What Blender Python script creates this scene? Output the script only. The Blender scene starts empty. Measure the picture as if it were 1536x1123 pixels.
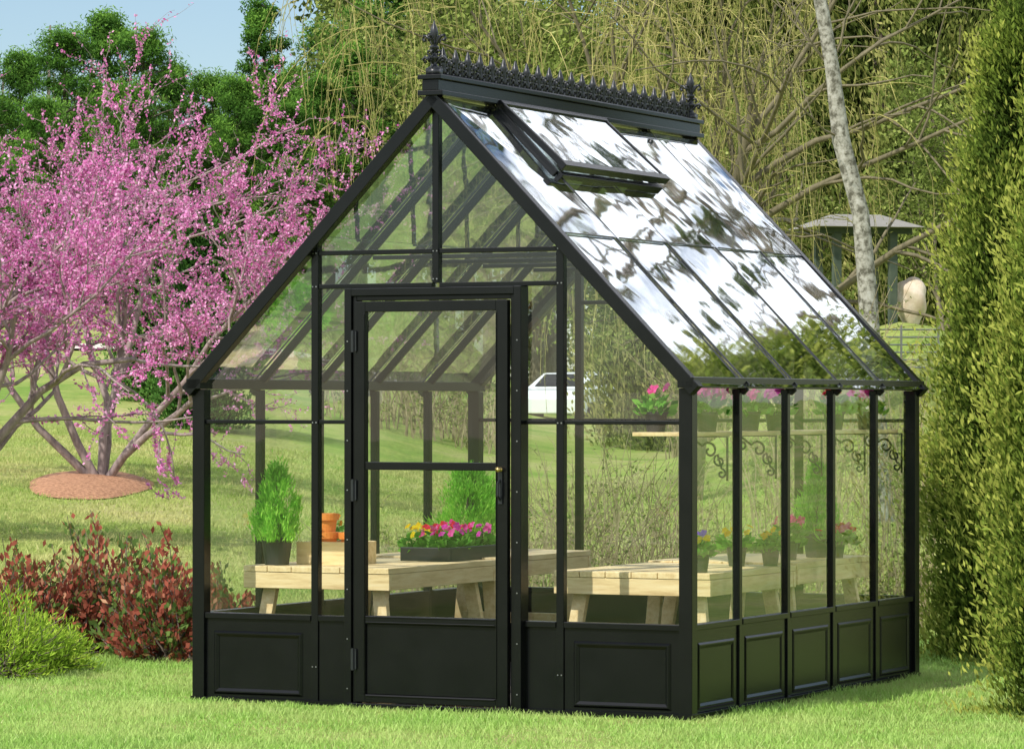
import bpy, bmesh, math, random
import numpy as np
from mathutils import Vector, Matrix
R0=np.random.default_rng(7)
scn=bpy.context.scene
scn.view_settings.view_transform='Standard'; scn.view_settings.look='None'; scn.view_settings.exposure=0
F=5670.0; HC=1.513; YH=612.0
def PX(px,Y): return (px-768)/F*Y
def PZ(py,Y): return HC+(YH-py)/F*Y
# ------------------------------------------------------------ terrain
def T(X,Y):
    X=np.asarray(X,float); Y=np.asarray(Y,float)
    s=.013+.036/(1+np.exp((X+2)/1.3))
    d=Y-23.5
    sp=np.where(d>20,d,2.0*np.log1p(np.exp(np.clip(d/2.0,-30,30))))
    sp=np.minimum(sp,150)
    z=s*sp
    z=z+2.35*np.exp(-((X-5.6)/2.3)**2-((Y-54)/7)**2)
    z=z+.015*np.sin(X*.7+1)*np.cos(Y*.5)*np.clip((Y-24)/10,0,1)*2
    return z
def Tz(x,y): return float(T(x,y))
# ------------------------------------------------------------ mesh helpers
def link(o,parent=None):
    scn.collection.objects.link(o)
    if parent is not None: o.parent=parent
    return o
def empty(name,loc=(0,0,0),rz=0,sc=1):
    e=bpy.data.objects.new(name,None); e.location=loc; e.rotation_euler=(0,0,rz); e.scale=(sc,)*3
    e.empty_display_size=.2
    return link(e)
def mesh_np(name,V,Fq,mat,var=None,smooth=False):
    V=np.ascontiguousarray(V,dtype=np.float32).reshape(-1,3); Fq=np.ascontiguousarray(Fq,dtype=np.int32)
    k=Fq.shape[1]
    me=bpy.data.meshes.new(name)
    me.vertices.add(len(V)); me.vertices.foreach_set('co',V.ravel())
    me.loops.add(Fq.size); me.loops.foreach_set('vertex_index',Fq.ravel())
    me.polygons.add(len(Fq)); me.polygons.foreach_set('loop_start',np.arange(len(Fq),dtype=np.int32)*k)
    me.update(calc_edges=True)
    me.polygons.foreach_set('use_smooth',np.full(len(Fq),bool(smooth)))
    if var is not None:
        a=me.attributes.new('var','FLOAT','FACE'); a.data.foreach_set('value',np.ascontiguousarray(var,dtype=np.float32))
    me.materials.append(mat)
    return me
def obj(name,me,parent=None):
    return link(bpy.data.objects.new(name,me),parent)
class MB:
    def __init__(s): s.V=[]; s.F=[]; s.n=0
    def add(s,V,Fq):
        V=np.asarray(V,float).reshape(-1,3); Fq=np.asarray(Fq,int)
        s.V.append(V); s.F.append(Fq+s.n); s.n+=len(V)
    def box(s,x0,x1,y0,y1,z0,z1):
        V=[(x,y,z) for x in(x0,x1) for y in(y0,y1) for z in(z0,z1)]
        s.add(V,[(0,1,3,2),(4,6,7,5),(0,4,5,1),(2,3,7,6),(0,2,6,4),(1,5,7,3)])
    def bar(s,p0,p1,w,h,up=(0,0,1)):
        p0=Vector(p0);p1=Vector(p1);t=(p1-p0).normalized();up=Vector(up)
        a=t.cross(up).normalized()*w/2; b=a.cross(t).normalized()*h/2
        V=[p+i*a+j*b for p in(p0,p1) for i in(-1,1) for j in(-1,1)]
        s.add([tuple(v) for v in V],[(0,1,3,2),(4,6,7,5),(0,4,5,1),(2,3,7,6),(0,2,6,4),(1,5,7,3)])
    def quad(s,a,b,c,d): s.add([a,b,c,d],[(0,1,2,3)])
    def tube(s,pts,r,sides=6):
        pts=np.asarray(pts,float)[None]; rr=np.full(pts.shape[:2],r) if np.isscalar(r) else np.asarray(r,float)[None]
        V,Fq=tubes(pts,rr,sides); s.add(V,Fq)
    def lathe(s,prof,c=(0,0,0),n=16):
        pr=np.asarray(prof,float); a=np.arange(n)*2*math.pi/n
        V=np.stack([c[0]+pr[:,None,0]*np.cos(a),c[1]+pr[:,None,0]*np.sin(a),c[2]+pr[:,None,1]+0*a],-1).reshape(-1,3)
        m=len(pr); i,j=np.meshgrid(np.arange(m-1),np.arange(n),indexing='ij'); j2=(j+1)%n
        s.add(V,np.stack([i*n+j,i*n+j2,(i+1)*n+j2,(i+1)*n+j],-1).reshape(-1,4))
    def mesh(s,name,mat,smooth=False): return mesh_np(name,np.concatenate(s.V),np.concatenate(s.F),mat,smooth=smooth)
    def obj(s,name,mat,parent=None,bevel=0,smooth=False):
        o=obj(name,s.mesh(name,mat,smooth),parent)
        if bevel:
            m=o.modifiers.new('b','BEVEL'); m.width=bevel; m.segments=2; m.limit_method='ANGLE'
        return o
def nrm(a): return a/np.maximum(np.linalg.norm(a,axis=-1,keepdims=True),1e-9)
def tubes(PL,RR,sides=4):
    N,P,_=PL.shape
    Tn=nrm(np.gradient(PL,axis=1)); mt=nrm(Tn.mean(1))
    ref=np.where(np.abs(mt[:,2:3])<.85,np.array([[0,0,1.]]),np.array([[1.,0,0]]))[:,None,:]
    A=nrm(np.cross(Tn,np.broadcast_to(ref,Tn.shape))); B=np.cross(Tn,A)
    a=np.arange(sides)*2*math.pi/sides
    V=PL[:,:,None,:]+RR[:,:,None,None]*(np.cos(a)[:,None]*A[:,:,None,:]+np.sin(a)[:,None]*B[:,:,None,:])
    n,p,k=np.meshgrid(np.arange(N),np.arange(P-1),np.arange(sides),indexing='ij'); k2=(k+1)%sides
    f=lambda pp,kk:(n*P+pp)*sides+kk
    return V.reshape(-1,3),np.stack([f(p,k),f(p,k2),f(p+1,k2),f(p+1,k)],-1).reshape(-1,4)
def leafq(rng,C,L,W,D=None):
    n=len(C)
    if D is None: D=rng.normal(size=(n,3))
    D=nrm(D); S=nrm(np.cross(D,rng.normal(size=(n,3))))
    L=(np.zeros(n)+L)[:,None]; W=(np.zeros(n)+W)[:,None]
    V=np.stack([C-D*L/2,C+S*W/2,C+D*L/2,C-S*W/2],1).reshape(-1,3)
    return V,np.arange(n*4).reshape(-1,4)
def sph(rng,n): return nrm(rng.normal(size=(n,3)))
def grow(rng,base,dirs,L0,Rb,levels,nch,ratio,ang,up,wig,P=7,tmin=.25):
    out=[]; cur=[(np.array(base,float),nrm(np.array(d,float)),L0*rng.uniform(.85,1.15),Rb) for d in dirs]
    for l in range(levels):
        PLs=[];RRs=[];nxt=[]
        for b,d,L,r in cur:
            p=b.copy(); dd=d.copy(); pts=[p.copy()]
            for i in range(P-1):
                dd=nrm(dd+rng.normal(size=3)*wig+np.array([0,0,up[l]]))
                p=p+dd*L/(P-1); pts.append(p.copy())
            pts=np.array(pts); rad=np.linspace(r,r*.35,P); PLs.append(pts);RRs.append(rad)
            if l<levels-1:
                for c in range(nch[l]):
                    t=tmin+(1-tmin)*(c+rng.uniform(0,1))/nch[l]; t=min(t,.99)*(P-1); i=int(t); f=t-i
                    q=pts[i]*(1-f)+pts[i+1]*f; tn=nrm(pts[i+1]-pts[i])
                    pr=nrm(np.cross(tn,rng.normal(size=3))); a=ang[l]*rng.uniform(.7,1.3)
                    nd=tn*math.cos(a)+pr*math.sin(a)
                    nxt.append((q,nd,L*ratio[l]*rng.uniform(.6,1.2),max(rad[i]*.6,.0035)))
        out.append((np.array(PLs),np.array(RRs))); cur=nxt
    return out
def branch_mesh(name,lv,mat,sides=(8,6,4,3,3)):
    mb=MB()
    for i,(p,r) in enumerate(lv): mb.add(*tubes(p,r,sides[i]))
    return mb.mesh(name,mat,smooth=True)
def along(rng,lv,n,jit):
    PL=lv[0]; N,P,_=PL.shape
    k=rng.integers(0,N,n); t=rng.uniform(.05,.999,n)*(P-1); i=t.astype(int); f=(t-i)[:,None]
    return PL[k,i]*(1-f)+PL[k,i+1]*f+rng.normal(size=(n,3))*jit, nrm(PL[k,i+1]-PL[k,i]), k
# ------------------------------------------------------------ materials
def newmat(name):
    m=bpy.data.materials.new(name); m.use_nodes=True; nt=m.node_tree
    for n in list(nt.nodes): nt.nodes.remove(n)
    return m,nt,nt.nodes.new('ShaderNodeOutputMaterial')
def ramp(nt,stops):
    r=nt.nodes.new('ShaderNodeValToRGB'); e=r.color_ramp.elements
    while len(e)<len(stops): e.new(.5)
    for i,(p,c) in enumerate(stops): e[i].position=p; e[i].color=(*c,1)
    return r
def noise(nt,scale,detail=4,rough=.6,vec=None,dist=0,stretch=None,coord='Object'):
    tc=nt.nodes.new('ShaderNodeTexCoord'); n=nt.nodes.new('ShaderNodeTexNoise')
    n.inputs['Scale'].default_value=scale; n.inputs['Detail'].default_value=detail; n.inputs['Roughness'].default_value=rough; n.inputs['Distortion'].default_value=dist
    if stretch:
        mp=nt.nodes.new('ShaderNodeMapping'); mp.inputs['Scale'].default_value=stretch
        nt.links.new(tc.outputs[coord],mp.inputs[0]); nt.links.new(mp.outputs[0],n.inputs['Vector'])
    else: nt.links.new(tc.outputs[coord],n.inputs['Vector'])
    return n
def solid(name,stops,rough=.6,metal=0,scale=8,stretch=None,bump=0,bscale=40,spec=.5,coat=0):
    m,nt,out=newmat(name); p=nt.nodes.new('ShaderNodeBsdfPrincipled'); nt.links.new(p.outputs[0],out.inputs[0])
    p.inputs['Roughness'].default_value=rough; p.inputs['Metallic'].default_value=metal
    p.inputs['Specular IOR Level'].default_value=spec; p.inputs['Coat Weight'].default_value=coat
    n=noise(nt,scale,6,.65,stretch=stretch); r=ramp(nt,stops); nt.links.new(n.outputs['Fac'],r.inputs[0]); nt.links.new(r.outputs[0],p.inputs['Base Color'])
    if bump:
        n2=noise(nt,bscale,5,.7,stretch=stretch); b=nt.nodes.new('ShaderNodeBump'); b.inputs['Strength'].default_value=bump; b.inputs['Distance'].default_value=.01
        nt.links.new(n2.outputs['Fac'],b.inputs['Height']); nt.links.new(b.outputs[0],p.inputs['Normal'])
    return m
def leafmat(name,stops,trans=.35,rough=.55,patch=0,pscale=1.,pcol=(.2,.2,.05)):
    m,nt,out=newmat(name); p=nt.nodes.new('ShaderNodeBsdfDiffuse')
    at=nt.nodes.new('ShaderNodeAttribute'); at.attribute_name='var'; r=ramp(nt,stops); nt.links.new(at.outputs['Fac'],r.inputs[0])
    col=r.outputs[0]
    if patch:
        n=noise(nt,pscale,4,.6); rr=ramp(nt,[(.42,(0,0,0)),(.62,(patch,)*3)]); nt.links.new(n.outputs['Fac'],rr.inputs[0])
        mx=nt.nodes.new('ShaderNodeMix'); mx.data_type='RGBA'; nt.links.new(rr.outputs[0],mx.inputs[0]); nt.links.new(col,mx.inputs[6]); mx.inputs[7].default_value=(*pcol,1); col=mx.outputs[2]
    nt.links.new(col,p.inputs['Color'])
    t=nt.nodes.new('ShaderNodeBsdfTranslucent'); nt.links.new(col,t.inputs['Color'])
    mx=nt.nodes.new('ShaderNodeMixShader'); mx.inputs[0].default_value=trans
    nt.links.new(p.outputs[0],mx.inputs[1]); nt.links.new(t.outputs[0],mx.inputs[2]); nt.links.new(mx.outputs[0],out.inputs[0])
    return m
def glassmat(name,base,gain,power,bump,bscale,tint=(.93,.97,.95),rough=.015):
    m,nt,out=newmat(name)
    tr=nt.nodes.new('ShaderNodeBsdfTransparent'); tr.inputs[0].default_value=(*tint,1)
    gl=nt.nodes.new('ShaderNodeBsdfGlossy'); gl.inputs['Roughness'].default_value=rough; gl.inputs['Color'].default_value=(.95,.98,1,1)
    lw=nt.nodes.new('ShaderNodeLayerWeight'); lw.inputs['Blend'].default_value=.5
    pw=nt.nodes.new('ShaderNodeMath'); pw.operation='POWER'; pw.inputs[1].default_value=power; nt.links.new(lw.outputs['Facing'],pw.inputs[0])
    ma=nt.nodes.new('ShaderNodeMath'); ma.operation='MULTIPLY_ADD'; ma.inputs[1].default_value=gain; ma.inputs[2].default_value=base; ma.use_clamp=True
    nt.links.new(pw.outputs[0],ma.inputs[0])
    n=noise(nt,bscale,2,.4); b=nt.nodes.new('ShaderNodeBump'); b.inputs['Strength'].default_value=1; b.inputs['Distance'].default_value=bump
    nt.links.new(n.outputs['Fac'],b.inputs['Height']); nt.links.new(b.outputs[0],gl.inputs['Normal'])
    mx=nt.nodes.new('ShaderNodeMixShader'); nt.links.new(ma.outputs[0],mx.inputs[0]); nt.links.new(tr.outputs[0],mx.inputs[1]); nt.links.new(gl.outputs[0],mx.inputs[2]); nt.links.new(mx.outputs[0],out.inputs[0])
    return m
M_black=solid('black_paint',[(.3,(.0025,.003,.0035)),(.7,(.005,.0055,.006))],rough=.24,scale=6,bump=.015,bscale=60,spec=.28)
M_iron=solid('cast_iron',[(.3,(.008,.009,.011)),(.7,(.018,.02,.024))],rough=.35,scale=30)
M_wood=solid('pine_wood',[(.3,(.60,.40,.18)),(.5,(.78,.57,.29)),(.7,(.86,.68,.40))],rough=.6,scale=5,stretch=(6,.7,6),bump=.15,bscale=8)
M_woodx=solid('pine_wood_x',[(.3,(.58,.38,.17)),(.5,(.78,.57,.29)),(.7,(.86,.68,.40))],rough=.6,scale=5,stretch=(.7,6,6),bump=.15,bscale=8)
M_steel=solid('bolt_steel',[(.3,(.25,.25,.25)),(.7,(.4,.4,.4))],rough=.35,metal=.8)
M_brass=solid('brass',[(.3,(.5,.36,.12)),(.7,(.6,.45,.2))],rough=.3,metal=1)
M_pot=solid('black_plastic',[(.3,(.012,.012,.013)),(.7,(.025,.025,.026))],rough=.45)
M_terra=solid('terracotta',[(.3,(.80,.22,.03)),(.7,(.9,.32,.06))],rough=.6,scale=10)
M_floor=solid('gravel_floor',[(.3,(.05,.045,.04)),(.7,(.16,.14,.12))],rough=.9,scale=60,bump=.5)
M_wallglass=glassmat('wall_glass',.055,.75,3.0,.0012,2.2,tint=(.93,.97,.96))
M_roofglass=glassmat('roof_glass',.10,1.0,1.2,.0028,2.6,tint=(.82,.89,.92),rough=.03)
M_bark=solid('bark_brown',[(.3,(.06,.045,.035)),(.7,(.18,.14,.11))],rough=.9,scale=9,stretch=(2,2,.5),bump=.6,bscale=20)
M_barko=solid('bark_olive',[(.3,(.09,.08,.045)),(.7,(.20,.17,.10))],rough=.9,scale=9,stretch=(2,2,.5),bump=.6,bscale=20)
M_barkg=solid('bark_grey',[(.3,(.14,.105,.10)),(.7,(.38,.30,.28))],rough=.9,scale=9,stretch=(2,2,.6),bump=.6,bscale=20)
M_barkw=solid('bark_white',[(.40,(.09,.085,.06)),(.52,(.30,.29,.24)),(.7,(.46,.45,.40))],rough=.85,scale=12,bump=.8,bscale=14)
M_twig=solid('dry_stem',[(.3,(.14,.11,.05)),(.7,(.34,.28,.16))],rough=.9,scale=3)
M_wstrand=solid('willow_strand',[(.3,(.20,.18,.06)),(.5,(.30,.27,.09)),(.7,(.48,.43,.14))],rough=.8,scale=1)
# ------------------------------------------------------------ world, sun, camera
w=bpy.data.worlds.new('World'); scn.world=w; w.use_nodes=True; nt=w.node_tree
bg=nt.nodes['Background']; sky=nt.nodes.new('ShaderNodeTexSky'); sky.sky_type='NISHITA'; sky.sun_disc=False
EL=math.radians(47); AZ=math.radians(222)
sky.sun_elevation=EL; sky.sun_rotation=AZ; sky.air_density=1.0; sky.dust_density=.4; sky.ozone_density=3.0
tc=nt.nodes.new('ShaderNodeTexCoord'); n=nt.nodes.new('ShaderNodeTexNoise'); n.inputs['Scale'].default_value=15; n.inputs['Detail'].default_value=8; n.inputs['Roughness'].default_value=.6
nt.links.new(tc.outputs['Generated'],n.inputs['Vector'])
cr=ramp(nt,[(.38,(0,0,0)),(.48,(1,1,1))]); nt.links.new(n.outputs['Fac'],cr.inputs[0])
sx=nt.nodes.new('ShaderNodeSeparateXYZ'); nt.links.new(tc.outputs['Generated'],sx.inputs[0])
mr=nt.nodes.new('ShaderNodeMapRange'); mr.inputs[1].default_value=.16; mr.inputs[2].default_value=.26; nt.links.new(sx.outputs[2],mr.inputs[0])
mr2=nt.nodes.new('ShaderNodeMapRange'); mr2.inputs[1].default_value=.55; mr2.inputs[2].default_value=.7; mr2.inputs[3].default_value=1; mr2.inputs[4].default_value=.15; nt.links.new(sx.outputs[2],mr2.inputs[0])
mu=nt.nodes.new('ShaderNodeMath'); mu.operation='MULTIPLY'; nt.links.new(cr.outputs[0],mu.inputs[0]); nt.links.new(mr.outputs[0],mu.inputs[1])
mu2=nt.nodes.new('ShaderNodeMath'); mu2.operation='MULTIPLY'; nt.links.new(mu.outputs[0],mu2.inputs[0]); nt.links.new(mr2.outputs[0],mu2.inputs[1])
mx=nt.nodes.new('ShaderNodeMix'); mx.data_type='RGBA'; nt.links.new(mu2.outputs[0],mx.inputs[0]); nt.links.new(sky.outputs[0],mx.inputs[6]); mx.inputs[7].default_value=(13.0,13.4,14.2,1)
nt.links.new(mx.outputs[2],bg.inputs[0]); bg.inputs[1].default_value=.125
sun=bpy.data.lights.new('sun','SUN'); sun.energy=5.0; sun.angle=math.radians(.5); sun.color=(1,.955,.88)
so=bpy.data.objects.new('sun',sun); link(so)
sd=Vector((math.sin(AZ)*math.cos(EL),math.cos(AZ)*math.cos(EL),math.sin(EL)))
so.rotation_euler=sd.to_track_quat('Z','Y').to_euler(); so.location=(-20,-20,30)
cam=bpy.data.cameras.new('camera'); co=bpy.data.objects.new('camera',cam); link(co); scn.camera=co
cam.sensor_width=36; cam.lens=F/1536*36; cam.clip_end=2000; cam.clip_start=.1
co.location=(0,0,HC); co.rotation_euler=(math.pi/2+math.atan((YH-561.5)/F),0,0)
# ------------------------------------------------------------ ground
xs=np.concatenate([np.linspace(-400,-30,25),np.linspace(-29,29,117),np.linspace(30,400,25)])
ys=np.concatenate([np.linspace(-100,10,20),np.linspace(11,130,180),np.linspace(132,700,60)])
XX,YY=np.meshgrid(xs,ys); V=np.stack([XX,YY,T(XX,YY)],-1).reshape(-1,3)
nx=len(xs);i,j=np.meshgrid(np.arange(len(ys)-1),np.arange(nx-1),indexing='ij')
Fq=np.stack([i*nx+j,i*nx+j+1,(i+1)*nx+j+1,(i+1)*nx+j],-1).reshape(-1,4)
m,nt,out=newmat('lawn_ground'); p=nt.nodes.new('ShaderNodeBsdfPrincipled'); p.inputs['Roughness'].default_value=.9; p.inputs['Specular IOR Level'].default_value=.1
a=noise(nt,.45,7,.7,stretch=(1,.6,1)); b=noise(nt,9,8,.8); 
ra=ramp(nt,[(.36,(.20,.33,.06)),(.5,(.34,.41,.11)),(.64,(.48,.45,.20))]); rb=ramp(nt,[(.3,(.55,.6,.5)),(.5,(.95,.95,.9)),(.75,(1.3,1.25,1.2))])
nt.links.new(a.outputs['Fac'],ra.inputs[0]); nt.links.new(b.outputs['Fac'],rb.inputs[0])
mm=nt.nodes.new('ShaderNodeMix'); mm.data_type='RGBA'; mm.blend_type='MULTIPLY'; mm.inputs[0].default_value=1
nt.links.new(ra.outputs[0],mm.inputs[6]); nt.links.new(rb.outputs[0],mm.inputs[7]); nt.links.new(mm.outputs[2],p.inputs['Base Color'])
bp=nt.nodes.new('ShaderNodeBump'); bp.inputs['Distance'].default_value=.08; bp.inputs['Strength'].default_value=.7; nt.links.new(b.outputs['Fac'],bp.inputs['Height']); nt.links.new(bp.outputs[0],p.inputs['Normal'])
nt.links.new(p.outputs[0],out.inputs[0])
obj('lawn',mesh_np('lawn',V,Fq,m,smooth=True))
def strip(name,X0,X1,yc,wd,mat,dz=.03):
    x=np.linspace(X0,X1,80); V=[];
    for k in range(7):
        y=yc+np.sin(x*.08)*1.5+(k/6-.5)*wd; V.append(np.stack([x,y,T(x,y)+dz],-1))
    V=np.stack(V,0); nx=80;i,j=np.meshgrid(np.arange(6),np.arange(nx-1),indexing='ij')
    obj(name,mesh_np(name,V.reshape(-1,3),np.stack([i*nx+j,i*nx+j+1,(i+1)*nx+j+1,(i+1)*nx+j],-1).reshape(-1,4),mat,smooth=True))
M_gravel=solid('gravel',[(.3,(.55,.47,.41)),(.7,(.70,.63,.56))],rough=.95,scale=3,bump=.4)
strip('gravel_path',-60,-2.2,82,3.6,M_gravel,.05)
# ------------------------------------------------------------ greenhouse
A=math.atan2(-.434,.901); GL=(-1.651,19.525,0)
W,LN,H,AP=2.8,3.27,1.65,3.09; SL=(AP-H)/(W/2)
def L2W(x,y,z=0): 
    c,s=math.cos(A),math.sin(A); return (GL[0]+c*x-s*y,GL[1]+s*x+c*y,z)
gh=empty('greenhouse',GL,A)
BAY=LN/5
fr=MB()
for cx in(0,W-.07):
    for cy in(0,LN-.07): fr.box(cx,cx+.07,cy,cy+.07,0,1.61)
def rz(x): return H+SL*min(x,W-x)
for yy,isf in((0.012,1),(LN-.057,0)):
    y0,y1=yy,yy+.045
    for x in(.712,2.088): fr.box(x-.020,x+.020,y0,y1,0,rz(x)-.03)
    fr.box(1.4-.018,1.4+.018,y0,y1,2.14 if isf else .0,AP-.04)
    segs=[(.07,.69),(.734,.905),(1.895,2.066),(2.11,2.73)] if isf else [(.07,.69),(.734,1.38),(1.42,2.066),(2.11,2.73)]
    for a,b in segs:
        fr.box(a,b,y0+.004,y1-.004,1.433,1.453)
        fr.box(a,b,y0-.004,y1+.004,.432,.462)
    for a,b in((.734,1.38),(1.42,2.066)):
        fr.box(a,b,y0+.003,y1-.003,2.288,2.312)
        fr.box(a,b,y0+.003,y1-.003,2.118,2.142)
for k in range(1,5):
    y=BAY*k
    for x0,x1 in((.012,.052),(W-.052,W-.012)): fr.box(x0,x1,y-.02,y+.02,0,1.61)
for x0,x1 in((-.02,.065),(W-.065,W+.02)): fr.box(x0,x1,-.03,LN+.03,1.612,1.665)
for x0,x1 in((.008,.06),(W-.06,W-.008)):
    for k in range(5): fr.box(x0,x1,BAY*k+(.072 if k==0 else .022),BAY*(k+1)-(.072 if k==4 else .022),.432,.462)
def SP(side,s,y,n):
    x=1.4+s*.6976; z=AP-s*.7165
    x+=n*.7165; z+=n*.6976
    return (x if side>0 else 2.8-x,y,z)
SLN=2.0075
for side in(1,-1):
    up=(.7165*side,0,.6976)
    for k in range(6):
        y=min(max(BAY*k,-.005),LN+.005); wd=.06 if k in(0,5) else .022; hh=.065 if k in(0,5) else .04
        fr.bar(SP(side,.0,y,-.02),SP(side,SLN+.055,y,-.02 if k in(0,5) else -.03),wd,hh,up)
fr.box(1.33,1.47,-.05,LN+.05,3.075,3.10); fr.box(1.355,1.445,-.045,LN+.045,3.10,3.155); fr.box(1.335,1.465,-.06,LN+.06,3.155,3.178)
for k in(1,2,3,4): fr.bar((.71,BAY*k,2.30),(2.09,BAY*k,2.30),.016,.022)
fr.obj('frame',M_black,gh,bevel=.003)
bp_=MB()
def panelF(a,b,yy,d,z0=0.0,z1=.432,inset=.05,axis='x',zi0=.045,zi1=.37,rl=.012):
    def Pt(u,o,z): return (u,yy-o*d,z) if axis=='x' else (yy+o*d,u,z)
    def bx(u0,u1,o0,o1,zz0,zz1):
        p=Pt(u0,o0,zz0); q=Pt(u1,o1,zz1); bp_.box(min(p[0],q[0]),max(p[0],q[0]),min(p[1],q[1]),max(p[1],q[1]),zz0,zz1)
    bx(a,b,-.03,0,z0,z1)
    if b-a>.3:
        u0,u1=a+inset,b-inset
        R=[(u0,.002),(u0+.010,rl),(u0+.016,rl),(u0+.030,.002)]
        rings=[]
        for (uu,o) in R:
            du=uu-u0; rings.append([Pt(u0+du,o,zi0+du),Pt(u1-du,o,zi0+du),Pt(u1-du,o,zi1-du),Pt(u0+du,o,zi1-du)])
        for r1,r2 in zip(rings,rings[1:]):
            for k in range(4): bp_.quad(r1[k],r1[(k+1)%4],r2[(k+1)%4],r2[k])
for a,b in((.07,.69),(.734,.905),(1.895,2.066),(2.11,2.73)): panelF(a,b,.022,1)
for a,b in((.07,.69),(.734,1.38),(1.42,2.066),(2.11,2.73)): panelF(a,b,LN-.022,-1)
for k in range(5):
    a=BAY*k+(.072 if k==0 else .022); b=BAY*(k+1)-(.072 if k==4 else .022)
    panelF(a,b,W-.022,1,axis='y',rl=.006); panelF(a,b,.022,-1,axis='y',rl=.006)
bp_.box(-.006,W+.006,-.006,.008,0,.03); bp_.box(W-.008,W+.008,.01,LN+.006,0,.03); bp_.box(-.008,.008,.01,LN+.006,0,.03)
bp_.obj('base_panels',M_black,gh)
dr=MB()
for a,b in((.905,.945),(1.855,1.895)): dr.box(a,b,-.03,.06,0,2.118)
dr.box(.945,1.855,-.03,.06,2.078,2.117)
for a,b in((.945,.968),(1.832,1.855)): dr.box(a,b,-.014,.05,.03,2.078)
dr.box(.968,1.832,-.014,.05,2.055,2.078)
dr.box(.93,1.87,-.05,.05,0,.03)
for a,b in((.974,1.03),(1.762,1.826)): dr.box(a,b,-.04,-.002,.035,2.05)
dr.box(1.03,1.762,-.04,-.002,1.997,2.05); dr.box(1.03,1.762,-.04,-.002,1.203,1.243); dr.box(1.03,1.762,-.04,-.002,.43,.47); dr.box(1.03,1.762,-.04,-.002,.035,.075)
dr.box(1.03,1.762,-.025,-.01,.075,.43)
dr.box(1.035,1.757,-.046,-.04,.462,.468); dr.box(1.035,1.757,-.046,-.04,.435,.441); dr.box(1.035,1.757,-.047,-.04,.066,.072)
for x in(1.022,1.763): dr.box(x,x+.006,-.046,-.04,.075,1.99)
dr.obj('door',M_black,gh,bevel=.003)
hd=MB(); hd.lathe([(0,0),(.012,0),(.012,.01),(.005,.012),(.005,.025),(.013,.028),(.014,.038),(.0,.042)],(0,0,0),12)
h=hd.obj('door_knob',M_brass,gh,smooth=True); h.location=(1.79,-.04,1.21); h.rotation_euler=(math.pi/2,0,0)
hb=MB(); hb.box(1.780,1.802,-.050,-.04,1.04,1.20); hb.tube([(1.79,-.05,1.06),(1.79,-.075,1.08),(1.79,-.075,1.14),(1.79,-.05,1.16)],.006,8); hb.obj('door_handle',M_iron,gh)
hg=MB()
for z in(.25,1.1,1.85): hg.box(.955,.985,-.052,-.04,z-.05,z+.05); hg.tube([(.968,-.055,z-.055),(.968,-.055,z+.055)],.008,8)
hg.obj('door_hinges',M_iron,gh)
bt=MB()
for z in np.arange(.1,2.1,.25):
    for x in(.925,1.875): bt.box(x-.003,x+.003,-.034,-.029,z-.003,z+.003)
for x,z in((.712,1.44),(2.088,1.44),(.712,2.13),(2.088,2.13),(.712,2.3),(2.088,2.3),(1.4,2.3),(1.4,2.16),(.712,.2),(2.088,.2)): 
    for dx in(-.01,.01): bt.box(x+dx-.003,x+dx+.003,.008,.014,z-.003,z+.003)
bt.obj('bolts',M_steel,gh)
g=MB()
def gx(x0,x1,y,z0,z1): g.quad((x0,y,z0),(x1,y,z0),(x1,y,z1),(x0,y,z1))
def gy(y0,y1,x,z0,z1): g.quad((x,y0,z0),(x,y1,z0),(x,y1,z1),(x,y0,z1))
for yy,isf in((.034,1),(LN-.034,0)):
    for (a,b) in((.06,.70),(2.10,2.74)):
        gx(a,b,yy,.46,1.43)
        if a<1: g.quad((a,yy,1.455),(b,yy,1.455),(b,yy,rz(b)-.03),(a,yy,rz(a)-.04))
        else: g.quad((a,yy,1.455),(b,yy,1.455),(b,yy,rz(b)-.04),(a,yy,rz(a)-.03))
    if isf:
        for a,b in((.73,.91),(1.89,2.07)): gx(a,b,yy,.46,1.43); gx(a,b,yy,1.455,2.118)
    else:
        for a,b in((.73,1.38),(1.42,2.07)): gx(a,b,yy,.46,1.43); gx(a,b,yy,1.455,2.118)
    for a,b in((.73,1.38),(1.42,2.07)):
        gx(a,b,yy,2.14,2.287)
        g.quad((a,yy,2.313),(b,yy,2.313),(b,yy,rz(b)-.05),(a,yy,rz(a)-.05))
gx(1.03,1.762,-.02,.47,1.203); gx(1.03,1.762,-.02,1.243,1.997)
for k in range(5):
    for x in(.03,W-.03): gy(BAY*k+.02,BAY*(k+1)-.02,x,.46,1.612)
g.obj('wall_glazing',M_wallglass,gh)
rg=MB(); rr=np.random.default_rng(3)
for side in(1,-1):
    for k in range(5):
        for (s0,s1,o) in((.05,SLN*.5,.010),(SLN*.5-.02,SLN+.045,.004)):
            t=rr.normal(size=4)*.003
            y0,y1=BAY*k+.006,BAY*(k+1)-.006
            rg.quad(SP(side,s0,y0,o+t[0]),SP(side,s0,y1,o+t[1]),SP(side,s1,y1,o+t[2]),SP(side,s1,y0,o+t[3]))
rg.obj('roof_glazing',M_roofglass,gh)
rb_=MB()
for side in(1,-1):
    up=(.7165*side,0,.6976)
    for k in range(1,5): rb_.bar(SP(side,.03,BAY*k,.008),SP(side,SLN+.04,BAY*k,.008),.009,.008,up)
    for k in range(5): rb_.bar(SP(side,SLN*.5,BAY*k+.03,.012),SP(side,SLN*.5,BAY*(k+1)-.03,.012),.004,.005,up)
rb_.obj('glazing_bars',M_iron,gh)
v=MB(); y0,y1=BAY*1-.03,BAY*3-.06; up=(.7165,0,.6976); S0,S1=.06,.54; N0,N1=.040,.070
def VP(s,y,dn=0): return SP(1,s,y,N0+(N1-N0)*(s-S0)/(S1-S0)+dn)
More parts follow.
